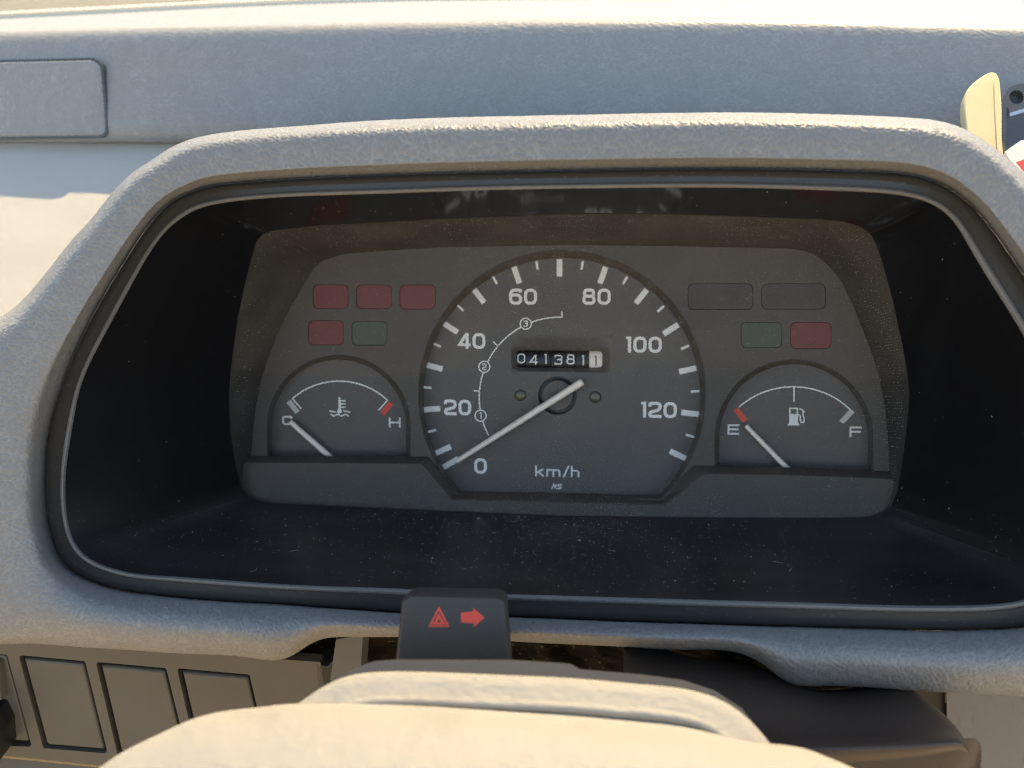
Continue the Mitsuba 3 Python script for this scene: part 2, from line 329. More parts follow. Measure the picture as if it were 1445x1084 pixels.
# ------------------------------------------------------------------ dashboard: instrument hood (padded surround)
# stations round the opening, clockwise in the photo: seam against the bezel, outer edge, kind (b bottom, f left/right fascia, t top)
ST = [((640,868),(640,900),'b'),((562,865),(559,899),'b'),((490,860),(492,899),'b'),((445,857),(446,905),'b'),((405,853.5),(408,927),'b'),((340,850),(345,927),'b'),((256,844),(250,922),'b'),
 ((200,838),(180,917),'b'),((159,831),(105,912),'b'),((125,819),(30,907),'b'),((101,805),(-45,902),'f'),((85,787),(-125,870),'f'),((75,763),(-165,820),'f'),((67,730),(-175,760),'f'),
 ((64,700),(-175,705),'f'),((64,668),(-170,645),'f'),((66,631),(-160,585),'f'),((72.5,595),(-135,535),'f'),((83,560),(-90,495),'f'),((99,515),(-33,463),'t'),((117,475),(12,441),'t'),((138,433),(52,401),'t'),
 ((159,397),(80,366),'t'),((180,363),(105,335),'t'),((200,332),(130,308),'t'),((221,305),(155,276),'t'),((249,281),(190,242),'t'),((268,272),(214,226),'t'),((290,264.5),(243,207.5),'t'),((314,260.5),(277,194.5),'t'),
 ((345,257.5),(318,187),'t'),((420,252.5),(408,179),'t'),((500,249),(494,172.5),'t'),((700,243),(698,164.5),'t'),((850,240),(850,161.5),'t'),((1045,238.5),(1046,159),'t'),((1183,241),(1185,162),'t'),
 ((1250,243.5),(1260,165),'t'),((1294,249),(1318,170),'t'),((1335,264),(1366,185),'t'),((1374,294),(1416,219),'t'),((1415,346),(1470,271),'t'),((1448,394),(1515,325),'t'),((1490,465),(1575,400),'t'),
 ((1522,540),(1650,480),'f'),((1545,625),(1750,600),'f'),((1551,705),(1770,730),'f'),((1544,775),(1760,860),'f'),((1525,830),(1690,940),'f'),((1490,868),(1560,985),'b'),((1445,885),(1455,984),'b'),
 ((1390,889),(1395,980),'b'),((1315,890),(1318,976),'b'),((1240,888),(1242,971),'b'),((1164,886),(1160,968),'b'),((1115,884.5),(1110,962),'b'),((1082,884),(1080,940),'b'),((1050,883),(1050,924),'b'),
 ((960,880),(960,917),'b'),((900,878),(900,914),'b'),((800,874),(800,909),'b'),((722,871),(722,905),'b')]
FR = {'b': (0, .07, .30, .62, .88, 1, .93), 'f': (0, .07, .16, .45, .75, 1, 1.06), 't': (0, .18, .29, .75, .90, 1, .84)}
WW = {'b': (.079, .0875, .0965, .0995, .0950, .084, .050), 'f': (.079, .092, .0985, .0995, .0985, .095, .06), 't': (.079, .0970, .0990, .0984, .0925, .074, .030)}
FRa, WWa = np.array([FR[k] for _, _, k in ST]), np.array([WW[k] for _, _, k in ST])
for _ in range(3):                           # the section changes gradually from one kind of station to the next
    FRa = .5 * FRa + .25 * (np.roll(FRa, 1, 0) + np.roll(FRa, -1, 0)); WWa = .5 * WWa + .25 * (np.roll(WWa, 1, 0) + np.roll(WWa, -1, 0))
net = np.zeros((len(ST), 7, 3))
for i, (s, o, k) in enumerate(ST):
    s, o = np.array(s, float), np.array(o, float)
    for j in range(7):
        q = s + (o - s) * FRa[i, j]; net[i, j] = at(q[0], q[1], WWa[i, j])
sl = np.array([s for s, _, _ in ST], float); l = np.concatenate([[0], np.cumsum(np.linalg.norm(np.diff(np.vstack([sl, sl[:1]]), axis=0), axis=1))])
along = CubicSpline(l, np.concatenate([net, net[:1]]), bc_type='periodic')(np.linspace(0, l[-1], 3601)[:-1])
across = CubicSpline(np.arange(7), along, axis=1)(np.linspace(0, 6, 131))
lip_in = at(*np.array([s for s in CubicSpline(l, np.vstack([sl, sl[:1]]), bc_type='periodic')(np.linspace(0, l[-1], 3601)[:-1])]).T, .062)[:, None]
hoodP = np.concatenate([lip_in, across], 1)
(hv, hf), huv = embossed(hoodP, True, GL, .00022)
put('dashboard__instrument_hood', (hv, hf), 'm_leather', uv=huv)
tag('dashboard', 'grey grained vinyl dashboard in front of a driver, with a padded hood around the instruments', 'dashboard')
labels['dashboard__instrument_hood'] = {'label': 'padded leather-grained grey hood framing the instrument opening'}

# ------------------------------------------------------------------ dashboard: upper pad, shelf and the boxes blocking light under them
def rows_surface(rows, nx, ny):
    """rows: list of ([(px, py) ...], w): splined along each row, then across the rows."""
    R = []
    for pts, w in rows:
        p = np.asarray(pts, float); x = np.linspace(p[0, 0], p[-1, 0], nx)
        y = CubicSpline(p[:, 0], p[:, 1])(x) if len(p) > 2 else np.interp(x, p[:, 0], p[:, 1]); R.append(at(x, y, w))
    R = np.array(R)
    d = np.concatenate([[0], np.cumsum(np.linalg.norm(np.diff(R[:, nx // 2], axis=0), axis=1))])
    return interp1d(d, R, axis=0)(np.linspace(0, d[-1], ny)) if len(rows) < 3 else CubicSpline(np.arange(len(rows)), R, axis=0)(np.linspace(0, len(rows) - 1, ny))
XS = [-500, 0, 500, 800, 1100, 1445, 2000]
def row(*y): return list(zip(XS, y))
pad_rows = [(row(38, 27, 4, 0, -1, -6, -20), -.150), (row(46, 33, 12, 8, 8, 6, 0), -.118), (row(55, 41, 24, 20, 20, 25, 28), -.086), (row(60, 44, 31, 26, 26, 35, 41), -.062),
            (row(70, 54, 42, 37, 37, 46, 52), -.0500), (row(125, 115, 104, 100, 100, 106, 112), -.0465), (row(180, 172, 165, 162, 162, 166, 170), -.0445),
            (row(206, 198, 196, 195, 195, 198, 200), -.047), (row(211, 203, 203, 204, 204, 206, 208), -.056), (row(212, 204, 206, 208, 208, 210, 210), -.075)]
padP = rows_surface(pad_rows, 1500, 260)
(pv, pf), puv = embossed(padP, False, GP, .00014)
put('dashboard__upper_pad', (pv, pf), 'm_vinyl', uv=puv)
# shelf below the pad, sloping down to the driver
s0 = at(60, 203.5, -.050)
sh_n = UP * math.cos(math.radians(28)) - EY * math.sin(math.radians(28))
xs = np.linspace(-.75, .75, 60); ds = np.linspace(-.03, .16, 40)
dirn = np.cross(sh_n, EX); dirn *= np.sign(dirn @ -EY)
def shelf_part(x0, x1):
    t = np.linspace(0, 1, 60)[:, None]; return s0 + ((x0 * (1 - t) + x1 * t)[..., None]) * EX + ds[None, :, None] * dirn
lim = []
for d in ds:                                 # the shelf runs in under the hood and ends there
    q = s0 + d * dirn; yy = 542 + F * q[1] / q[2]
    t_ = np.interp(yy, [203, 270, 340, 450, 560], [420, 240, 150, 50, -40])
    k_ = (t_ - 722.5) / F; lim.append(-(q[0] + k_ * q[2]) / (EX[0] + k_ * EX[2]))
shelf = shelf_part(np.full(len(ds), -.75), np.array(lim))
shelf = shelf + ((meshkit.fbm(world(shelf) * 40, 3) - .5) * .0015)[..., None] * sh_n
(sv, sf), suv = grid(shelf)
put('dashboard__shelf', (sv, sf), 'm_shelf', uv=suv)
labels['dashboard__shelf'] = {'label': 'sloping sunlit shelf of the dashboard beside the instrument hood'}
# cover panel let into the left of the pad, a rounded slab standing a little proud of a groove
tip = [(-420, 118), (-420, 202), (-200, 199)]
cov = rounded([(-300, 96), (0, 85.5), (135, 82.5), (147, 92), (152.5, 150), (154.5, 190), (145, 195), (0, 197), (-300, 204)], 9)
gv = dplane(-.0455)
cov_mesh = pillow(cov.buffer(-2.4), gv, [(0, -.004), (0, .0009), (1.2, .0014), (3.0, .0018), (6, .0019)], 200)
put('dashboard__access_panel', cov_mesh, 'm_pad', uv=plane_uv(cov_mesh, gv))
put('dashboard__access_panel_groove', slab(cov.difference(cov.buffer(-4)), gv, -.004, .0013), 'm_trim')
labels['dashboard__access_panel'] = {'label': 'rectangular access panel with rounded corners in the left of the upper pad'}

def prism(corners, depth_vec):
    c = np.asarray(corners, float); n = len(c); v = np.vstack([c, c + depth_vec])
    f = [[0, i, i + 1] for i in range(1, n - 1)] + [[n, n + i + 1, n + i] for i in range(1, n - 1)]
    for i in range(n): j = (i + 1) % n; f += [[i, i + n, j + n], [i, j + n, j]]
    return v, np.array(f)
def rot_box(c, sx, sy, sz):
    """A box in level axes (x along the dash, y forward, z up), c its centre in the camera frame."""
    q = np.array([[x, y, z] for x in (-1, 1) for y in (-1, 1) for z in (-1, 1)], float) * [sx / 2, sy / 2, sz / 2]
    f = np.array([[0, 1, 3], [0, 3, 2], [4, 6, 7], [4, 7, 5], [0, 4, 5], [0, 5, 1], [2, 3, 7], [2, 7, 6], [0, 2, 6], [0, 6, 4], [1, 5, 7], [1, 7, 3]])
    return np.asarray(c) + q @ TW, f
b0 = at(720, 905, .070)
put('dashboard__light_block_under', rot_box(b0 + EY * .055 - UP * .285, 1.5, .05, .50), 'm_foam')  # dark box added behind the gap to block light from below
put('dashboard__light_block_behind', rot_box(at(720, 400, -.13) + EY * .10 - UP * .14, 1.5, .12, .30), 'm_black')  # unseen black box, added to block light from behind

# ------------------------------------------------------------------ instrument cluster: bezel, shroud, lens, housing
CX, CY = 793.0, 560.0
TH = np.linspace(-math.pi, math.pi, 721)[:-1]
def polar(pts, smooth=False, n=1440):
    """Radius per angle round the dial's middle of a traced closed outline."""
    p = curve(pts, n, True) if smooth else resample(pts, n)
    a = np.arctan2(p[:, 1] - CY, p[:, 0] - CX); r = np.hypot(p[:, 0] - CX, p[:, 1] - CY); o = np.argsort(a)
    a, r = a[o], r[o]
    return np.interp(TH, np.concatenate([a - 2 * math.pi, a, a + 2 * math.pi]), np.tile(r, 3))
def pol_xy(r): return CX + r * np.cos(TH), CY + r * np.sin(TH)
seamR = polar([s for s, _, _ in ST], True)
LIP = [(640,837.5),(573,833),(430,827.5),(288,818),(225,813.5),(185,809.5),(158,803),(136.5,795),(118,783),(104.5,766),(95,738),(91,703),(91.5,668),(96,631),(103,590),(113,545),(138,488),(180,410),(221,341),(238,321),(254,308),(270,298),(290,290.5),(314,285.5),(345,281.5),(500,273.5),(700,267),(850,264.5),(1045,264),
       (1180,268),(1240,271),(1277,275.5),(1300,281),(1321,290),(1346,311),(1365,340),(1388,379),(1445,471),(1483,550),(1508,620),(1519,690),(1515,760),(1500,806),(1474,836),(1440,849),(1390,855),(1334,856.5),(1164,853),(900,845.5),(746,841)]
lipR = polar(LIP, True)
def bez(k): return seamR + (lipR - seamR) * k
prof = [(-.06, .066), (-.02, .0775), (.06, .0815), (.16, .0830), (.45, .0832), (.70, .0832), (.82, .0834)]
lip_prof = [(.78, .0828), (.80, .0848), (.85, .0862), (.93, .0864), (1.0, .0852), (1.05, .0812)]
put('instrument_cluster__bezel', weld(grid(np.stack([at(*pol_xy(bez(k)), w) for k, w in prof], 1), True)[0]), 'm_trim', smooth=50)
put('instrument_cluster__bezel_lip', weld(grid(np.stack([at(*pol_xy(bez(k)), w) for k, w in lip_prof], 1), True)[0]), 'm_lip_glint', smooth=60)
tag('instrument_cluster', 'recessed instrument cluster with round speedometer, two small gauges and unlit lamps behind clear plastic', 'instrument cluster')

LENS = [(325,525),(323,565),(325,610),(332.5,656),(340,686),(348,699),(358,706),(382,710.5),(519,717),(590,720),(790,728.5),(1000,731),(1180,731.5),(1226,730),(1245,724),(1258,714),(1267,690),(1275,642),(1281,592),(1283.5,555),(1281,529),(1274,489),(1261,427),(1244,365),(1236,343),(1228,329),(1214,319),(1189,311.5),(1152,308.5),(940,301),(800,300.5),(640,307.5),(449,317.5),(385,325),(371,330),(361,341),(348.4,388.5),(335.5,448)]
lensR = polar(LENS)
lens_plane = Plane(at(793, 301, .055), np.cross(at(1180, 729, .0145) - at(400, 729, .0145), at(793, 301, .055) - at(400, 729, .0145)))
if lens_plane.n[2] < 0: lens_plane.n = -lens_plane.n
def loft(A, B, n):
    t = np.linspace(0, 1, n)[None, :, None]; return A[:, None] * (1 - t) + B[:, None] * t
lx, ly = pol_xy(lensR)
rim = on_plane(lx, ly, lens_plane.p0, lens_plane.n)
mouth = at(*pol_xy(bez(1.05)), .0812)
put('instrument_cluster__shroud', weld(grid(loft(mouth, rim, 16), True)[0]), 'm_shroud', smooth=28)
labels['instrument_cluster__shroud'] = {'label': 'glossy black dusty shroud between the bezel and the clear cover'}
lin = np.stack(pol_xy(lensR), 1)
put('instrument_cluster__clear_cover', sheet(Polygon(lin), lens_plane, -.0002), 'm_lens', smooth=False)
case = [rim, on_plane(*pol_xy(lensR + 7), lens_plane.p0, lens_plane.n) - DN * .003, at(*pol_xy(lensR + 7), -.006), at(*pol_xy(lensR + 3), -.026)]
back_ = np.stack(pol_xy(lensR + 3), 1)
put('instrument_cluster__light_tight_case', [weld(grid(np.stack(case, 1), True)[0]), *sheet(Polygon(back_), dplane(-.026))], 'm_black', smooth=30)  # unseen, added to stop light leaking in round the cover
PLATE = [(340,690),(346,702),(362,708),(500,715),(793,726),(1000,729),(1220,727),(1245,712),(1254,690),(1254,640),(1249,580),(1239,527),(1226,489),(1201.6,427),(1187,398),(1169,376),(1152,361),(1136,354.5),(1114,351),(940,347.5),(793,346),(640,349),(578,352),(485,358.5),(457,367.5),(445,377),(436,391),(410,435),(393,470),(377,512),(369,538),(361,580),(355,640)]
plateR = polar(PLATE)
put('instrument_cluster__housing', weld(grid(loft(rim, at(*pol_xy(plateR), .0068), 14), True)[0]), 'm_housing', smooth=28)
labels['instrument_cluster__housing'] = {'label': 'dusty brown-black inner wall of the cluster behind the clear cover'}

# openings of the face plate: front outline, back outline
def circ(x, y, r): return Point(x, y).buffer(r, quad_segs=48)
op_front = {'s': circ(793, 556, 203).intersection(sbox(0, 0, 2000, 704)), 't': unary_union([circ(478, 602, 101), sbox(377, 602, 579, 650)]).intersection(sbox(340, 0, 2000, 650)), 'f': unary_union([circ(1120, 619, 112), sbox(1008, 619, 1232, 668)]).intersection(sbox(0, 0, 2000, 668))}
plate_poly = Polygon(np.stack(pol_xy(plateR + 1), 1)).buffer(0)
op_front['t'] = op_front['t'].intersection(plate_poly.buffer(-4)).buffer(-3).buffer(3)
op_front['f'] = op_front['f'].intersection(plate_poly.buffer(-4)).buffer(-3).buffer(3)
LAMPS = [((441.4,401.4,491.7,435.7),'red'),((502.9,401.6,553.2,436),'red'),((564,401.6,614.7,436.5),'red'),((435,452,485.3,487),'red'),((496.4,453,546.5,487.4),'green'),((970.6,400,1062.8,437),'dark'),((1074.5,400,1165.5,436.5),'dark'),((1045.4,454.4,1103.7,491),'green'),((1115,454.4,1173,492),'red')]
WP = .0072
pl = dplane(WP)
holes = unary_union([op_front['s'], op_front['t'], op_front['f']] + [rounded([(a, b), (c, b), (c, d), (a, d)], 8) for (a, b, c, d), _ in LAMPS])
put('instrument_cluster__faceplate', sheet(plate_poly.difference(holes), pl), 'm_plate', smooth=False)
def wall(front, back_c, back_r, key, cut):
    c0, c1 = np.array(front.centroid.coords[0]), back_c
    fr = ring(front, 260)
    back = unary_union([circ(*back_c, back_r), sbox(back_c[0] - back_r, back_c[1], back_c[0] + back_r, cut)]).intersection(sbox(0, 0, 2000, cut)) if key != 'speedometer_rim' else circ(*back_c, back_r).intersection(sbox(0, 0, 2000, cut))
    if key == 'temperature_gauge_rim': back = back.intersection(plate_poly.buffer(-7))
    a = np.arctan2(fr[:, 1] - back_c[1], fr[:, 0] - back_c[0])
    br = ring(back, 1200); ab = np.arctan2(br[:, 1] - back_c[1], br[:, 0] - back_c[0]); rb = np.hypot(br[:, 0] - back_c[0], br[:, 1] - back_c[1]); o = np.argsort(ab)
    r = np.interp(a, np.concatenate([ab[o] - 2 * math.pi, ab[o], ab[o] + 2 * math.pi]), np.tile(rb[o], 3))
    bk = np.stack([back_c[0] + r * np.cos(a), back_c[1] + r * np.sin(a)], 1)
    mid = fr + (bk - fr) * .14; mid2 = fr + (bk - fr) * .32
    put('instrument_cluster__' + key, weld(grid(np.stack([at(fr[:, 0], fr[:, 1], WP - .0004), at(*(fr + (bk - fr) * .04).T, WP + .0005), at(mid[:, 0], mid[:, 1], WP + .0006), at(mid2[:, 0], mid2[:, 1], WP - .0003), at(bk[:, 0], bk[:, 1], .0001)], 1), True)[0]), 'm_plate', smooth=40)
wall(op_front['s'], (793, 559.6), 195.3, 'speedometer_rim', 698)
wall(op_front['t'], (478, 602.5), 95, 'temperature_gauge_rim', 647)
wall(op_front['f'], (1120, 619), 105, 'fuel_gauge_rim', 665)
for (a, b, c, d), col in LAMPS:
    g = rounded([(a + .3, b + .3), (c - .3, b + .3), (c - .3, d - .3), (a + .3, d - .3)], 7.8)
    put('instrument_cluster__warning_lamp', pillow(g, pl, [(0, -.002), (0, -.0003), (.5, -.00015)], 80), 'm_lamp_' + col)
for k, (n_, lab) in enumerate([('', 'unlit red warning lamp'), ('_001', 'unlit red warning lamp'), ('_002', 'unlit red warning lamp'), ('_003', 'unlit red warning lamp'), ('_004', 'unlit dark green lamp'), ('_005', 'wide unlit smoked lamp'), ('_006', 'wide unlit smoked lamp'), ('_007', 'unlit dark green lamp'), ('_008', 'unlit red warning lamp')]):
    labels['instrument_cluster__warning_lamp' + n_] = {'label': lab}
# ledge along the bottom, stepped down round the speedometer
U = [(335,643,WP),(470,643.5,WP),(604,644,WP),(627,669,WP),(650,693,.0003),(720,694,.0003),(790,695.5,.0003),(860,697,.0003),(930,700,.0003),(954,679,WP),(978,657,WP),(990,656.5,WP),(1130,660,WP),(1262,665,WP)]
FW = .0128
Fp = [(335,652),(470,652.5),(595,653.5),(616,679),(638,705),(716,706.5),(790,708.5),(862,710.5),(937,713),(966,691),(992,668.5),(1003,667.5),(1130,670),(1262,675)]
Bp = [(335,706),(470,716),(595,722),(616,723),(638,724),(716,727),(790,730),(862,731),(937,732),(966,733),(992,733),(1003,733),(1130,733),(1262,728)]
u_ = np.array(U); f_ = np.array(Fp, float); bp = np.array(Bp, float)
lr = np.stack([at(u_[:, 0], u_[:, 1], u_[:, 2] - .003), at(u_[:, 0], u_[:, 1], u_[:, 2]), at(*(f_ + (u_[:, :2] - f_) * .12).T, FW - .0006), at(f_[:, 0], f_[:, 1] + 1.0, FW), at(bp[:, 0], bp[:, 1], FW)], 1)
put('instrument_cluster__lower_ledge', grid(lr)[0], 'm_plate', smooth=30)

# ------------------------------------------------------------------ speedometer
SP = 'instrument_cluster__speedometer'
DP = dplane(0.0)
odo_out = rounded([(720, 472), (862, 474), (863, 526), (721, 524)], 7)
odo_win = rounded([(728, 494.2), (850.3, 495.2), (850.5, 519.6), (728.2, 518.4)], 6)
dial_poly = circ(793, 558, 199).intersection(sbox(0, 0, 2000, 703)).difference(odo_out).difference(circ(786.7, 558, 27.2))
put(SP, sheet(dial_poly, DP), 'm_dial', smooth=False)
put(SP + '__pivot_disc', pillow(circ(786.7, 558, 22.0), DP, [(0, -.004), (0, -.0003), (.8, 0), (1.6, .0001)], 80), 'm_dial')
put(SP + '__pivot_ring', sheet(circ(786.7, 558, 29), DP, -.0035) + [grid(np.stack([DP(ring(circ(786.7, 558, 27.2), 96), 0.0), DP(ring(circ(786.7, 558, 27.2), 96), -.0035)], 1), True)[0]], 'm_black')
ro = ring(odo_out, 160); c_ = np.array([789.3, 507.])
def match(front, poly, c):
    br = ring(poly, 900); ab = np.arctan2(br[:, 1] - c[1], br[:, 0] - c[0]); rb = np.hypot(*(br - c).T); o = np.argsort(ab)
    a = np.arctan2(front[:, 1] - c[1], front[:, 0] - c[0])
    r = np.interp(a, np.concatenate([ab[o] - 2 * math.pi, ab[o], ab[o] + 2 * math.pi]), np.tile(rb[o], 3))
    return c + np.stack([np.cos(a), np.sin(a)], 1) * r[:, None]
rw = match(ro, odo_win, c_)
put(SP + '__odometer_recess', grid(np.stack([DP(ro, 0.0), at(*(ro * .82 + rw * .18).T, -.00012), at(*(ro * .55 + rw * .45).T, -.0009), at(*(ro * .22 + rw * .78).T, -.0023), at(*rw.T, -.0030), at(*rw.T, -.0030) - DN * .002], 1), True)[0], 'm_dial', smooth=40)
# ticks: R 52 mm, 19.115 degrees per ten km/h
def tick(a, r0, r1, w):
    a = math.radians(90 - a); d = np.array([math.cos(a), math.sin(a)]); s = np.array([-d[1], d[0]])
    return Polygon([d * r0 - s * w / 2, d * r1 - s * w / 2, d * r1 + s * w / 2, d * r0 + s * w / 2])
def dslab(poly, w0, w1):
    out = []
    for g in polys(poly):
        v, f = fan(g); out.append((duv(v[:, 0], v[:, 1], np.full(len(v), w1)), f))
        for r in [g.exterior, *g.interiors]:
            q = np.array(r.coords)[:-1]; o = np.ones(len(q)); out.append(grid(np.stack([duv(q[:, 0], q[:, 1], w0 * o), duv(q[:, 0], q[:, 1], w1 * o)], 1), True)[0])
    return out
A10 = 19.115
for k in range(10, 131, 5):
    big = k % 10 == 0
    put(SP + '__tick_mark', dslab(tick((k - 70) / 10 * A10, .0456 if big else .0488, .0520, .0021 if big else .0009), 0, .00015), 'm_print', smooth=False)
put(SP + '__tick_mark', dslab(tick(-121.5, .0452, .0520, .0021), 0, .00015), 'm_print', smooth=False)
def num(s, cx, cy, w=18.4, h=22.6, t=4.3, gap=2.6):
    x, ch = 0.0, []
    for c in s:
        cw = 11.0 if c == '1' else w; ch.append((c, x, cw, h)); x += cw + (1.0 if c == '1' else gap)
    put(SP + '__numeral', print_on(centred(word(ch, t)), cx, cy), 'm_print', smooth=False)
for s, x, y in [('0', 678.2, 657.3), ('20', 645.8, 574.7), ('40', 664.9, 480.9), ('60', 738.2, 418.5), ('80', 841.8, 418.5), ('100', 908.5, 486.2), ('120', 929.7, 578.2)]: num(s, x, y)
put(SP + '__unit_text', print_on(centred(word([('k', 0, 12.5, 16), ('m', 16, 20, 16), ('/', 39, 10, 16), ('h', 51, 12, 16)], 2.4)), 786.4, 665), 'm_print', smooth=False)
ns = unary_union([stroke([(0, 0), (3.2, 7), (5, 2.2), (7.6, 7.4)], 1.5), stroke([(15.4, 6.6), (9.6, 6.4), (9.2, 4.2), (13.6, 3.2), (13.0, .8), (6.4, .6)], 1.5)])
put(SP + '__maker_mark', print_on(centred(ns), 785.6, 685.6), 'm_print', smooth=False)
# gear ranges: an arc of radius 114 px with three ringed figures
G0, GR = np.array([790.0, 561.0]), 113.6
GC = [((678.3, 586.4), '1'), ((683.6, 517.4), '2'), ((742, 456.7), '3')]
def garc(a0, a1): t = np.radians(np.linspace(a0, a1, 60)); return np.stack([G0[0] + GR * np.cos(t), G0[1] - GR * np.sin(t)], 1)
arc = unary_union([stroke(garc(208, 175.6), 1.7), stroke(garc(174.4, 140.6), 1.7), stroke(garc(139.4, 88.7), 1.7), stroke([(793, 448.2), (793, 439.5)], 1.7), stroke([(677, 551.6), (668.4, 551.2)], 1.6), stroke([(702.3, 487.6), (695.8, 481.8)], 1.6)])
arc = arc.difference(unary_union([circ(*c, 8.6) for c, _ in GC]))
put(SP + '__gear_range_arc', slab(arc, DP, 0, .00015), 'm_print', smooth=False)
for c, s in GC:
    put(SP + '__gear_number', slab(circ(*c, 8.6).difference(circ(*c, 7.0)), DP, 0, .00015) + print_on(centred(glyph(s, 6.2 if s != '1' else 5.0, 9.2, 1.5)), *c), 'm_print', smooth=False)
# odometer drums: axis along the dial, 6.5 mm radius
DRW = -.0105; RD = .0065
edges = [728.5, 744.3, 761.8, 779.3, 796.8, 814.2, 832.6, 851.5]
def cyl(x0, x1, yc, bsdf, key):
    a = np.linspace(0, 2 * math.pi, 49); p0, p1 = at(x0, yc, DRW), at(x1, yc, DRW)
    circle = np.cos(a)[:, None] * DN * RD + np.sin(a)[:, None] * DR[:, 1] * RD
    b = (p1 - p0) * .03
    P = np.stack([p0 + b + circle * .2, p0 + b * .2 + circle * .96, p0 + b + circle, p1 - b + circle, p1 - b * .2 + circle * .96, p1 - b + circle * .2], 1)
    return put(key, grid(P)[0], bsdf, smooth=40)
DIG = [('0', 735.6, 505.6, 11.6), ('4', 752.9, 507.4, 12), ('1', 769.6, 506.3, 6), ('3', 788, 507.6, 11.5), ('8', 805.3, 507, 11.5), ('1', 822.4, 508.2, 6), ('1', 840.2, 508.6, 6)]
for i, (s, x, y, w) in enumerate(DIG):
    cyl(edges[i], edges[i + 1], 507.5 + i * .15, 'm_black' if i < 6 else 'm_needle', SP + '__odometer_drum')
    base = at(x, y, DRW + RD); g = centred(glyph(s, w, 14.0, 1.9)); out = []
    mid = at(x, 507.5 + i * .15, DRW)
    for q in polys(g):
        q = q.segmentize(1.0); v, f = fan(q)
        m = trimesh.Trimesh(np.c_[v, np.zeros(len(v))], f, process=False).subdivide(); v, f = np.asarray(m.vertices)[:, :2] * PX, m.faces
        dv = v[:, 1] + (base - mid) @ DR[:, 1]; z = np.sqrt(np.maximum((RD + .00012) ** 2 - dv ** 2, 1e-9))
        out.append((mid + (v[:, :1] + (base - mid) @ DR[:, 0]) * DR[:, 0] + dv[:, None] * DR[:, 1] + z[:, None] * DN, f))
    put(SP + '__odometer_digit', out, 'm_print' if i < 6 else 'm_black', smooth=False)
labels[SP + '__odometer_drum_006'] = {'label': 'white last drum of the odometer'}
def needle(p0, p1, w0, w1, wa, wb, key):
    """A tapered bar from p0 (wide, px) to p1 (tip), rounded over."""
    p0, p1 = np.array(p0, float), np.array(p1, float); d = (p1 - p0) / np.linalg.norm(p1 - p0); s = np.array([-d[1], d[0]])
    g = Polygon([p0 - s * w0 / 2, p1 - s * w1 / 2, p1 + s * w1 / 2, p0 + s * w0 / 2]).buffer(-.8).buffer(.8)
    put(key, pillow(g, dplane(wa), [(0, 0), (0, (wb - wa) * .5), (w1 * .16, (wb - wa) * .85), (w1 * .34, wb - wa)], 140), 'm_needle', smooth=60)
needle((822.5, 538), (644.5, 650.5), 10.4, 6.8, .0040, .0056, SP + '__needle')
put(SP + '__needle_shaft', pillow(circ(786, 560.5, 6), DP, [(0, 0), (0, .0041)], 40), 'm_black')
labels[SP + '__needle'] = {'label': 'white speedometer needle resting at zero'}
def screw(px, py, r):
    c = at(px, py, 0.0); R = r * PX
    t = np.linspace(0, math.pi / 2, 9)
    prof = [(R, -.0004), (R, .0003)] + [(R * math.cos(a) * .98, .0003 + R * .42 * math.sin(a)) for a in t]
    prof[-1] = (0.0, prof[-1][1]); prof = [(0.0, -.0004)] + prof
    m = trimesh.creation.revolve(np.array(prof), sections=36)
    man = manifold3d.Manifold(manifold3d.Mesh(np.asarray(m.vertices, np.float32), np.asarray(m.faces, np.uint32)))
    for q in (35, 125):
        man -= manifold3d.Manifold.cube([R * 1.05, R * .26, R * .8], True).translate([0, 0, .0003 + R * .42]).rotate([0, 0, q])
    mm = man.to_mesh(); v = np.asarray(mm.vert_properties[:, :3], float)
    if len(v) == 0: v, ff = np.asarray(m.vertices), np.asarray(m.faces)
    else: ff = np.asarray(mm.tri_verts)
    put(SP + '__screw', (c + v @ DR.T, ff), 'm_screw', smooth=30)
screw(734.4, 557.6, 8.2); screw(840.2, 560, 8.4)

# ------------------------------------------------------------------ small gauges
def gauge(key, poly, arcpts, legs, blocks, letters, icon, ndl):
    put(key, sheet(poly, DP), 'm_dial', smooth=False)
    a = curve(arcpts, 60)
    put(key + '__scale_arc', slab(unary_union([stroke(a, 1.9)] + [stroke(l_, 1.9) for l_ in legs]), DP, 0, .00014), 'm_print', smooth=False)
    for q, mat in blocks: put(key + '__end_mark', slab(Polygon(q), DP, 0.00002, .00017), mat, smooth=False)
    for ch, x, y, w, h in letters: put(key + '__letter', print_on(centred(glyph(ch, w, h, 2.5)), x, y), 'm_print', smooth=False)
    put(key + '__symbol', slab(icon, DP, 0, .00015), 'm_print', smooth=False)
    needle(*ndl, 8.2, 6.2, .0030, .0042, key + '__needle')
def circ_arc(a, b, c, n=9):
    """points of the circle through three points"""
    a, b, c = map(np.asarray, (a, b, c)); A = np.array([b - a, c - a], float) * 2
    o = np.linalg.solve(A, [b @ b - a @ a, c @ c - a @ a]); r = np.hypot(*(a - o)); t = [math.atan2(*(p - o)[::-1]) for p in (a, b, c)]
    return [(o[0] + r * math.cos(q), o[1] + r * math.sin(q)) for q in np.linspace(t[0], t[2], n)]
def wave(x0, x1, y, amp, n):
    x = np.linspace(x0, x1, 40); return stroke(np.stack([x, y + amp * np.cos((x - x0) / (x1 - x0) * n * 2 * math.pi)], 1), 1.8)
thermo = unary_union([stroke([(479.4, 560.5), (479.4, 580)], 3.2), circ(479.2, 580, 3.4), *[stroke([(480, y), (487.8, y)], 1.8) for y in (565.3, 569.8, 574.4)], wave(464.6, 474, 580.4, -.9, .5), wave(485, 494.6, 580.4, -.9, .5), wave(466.6, 492.4, 585.6, -1.2, 2.5)])
tg = unary_union([circ(478, 602.5, 97), sbox(381, 602, 575, 652)]).intersection(plate_poly.buffer(-3))
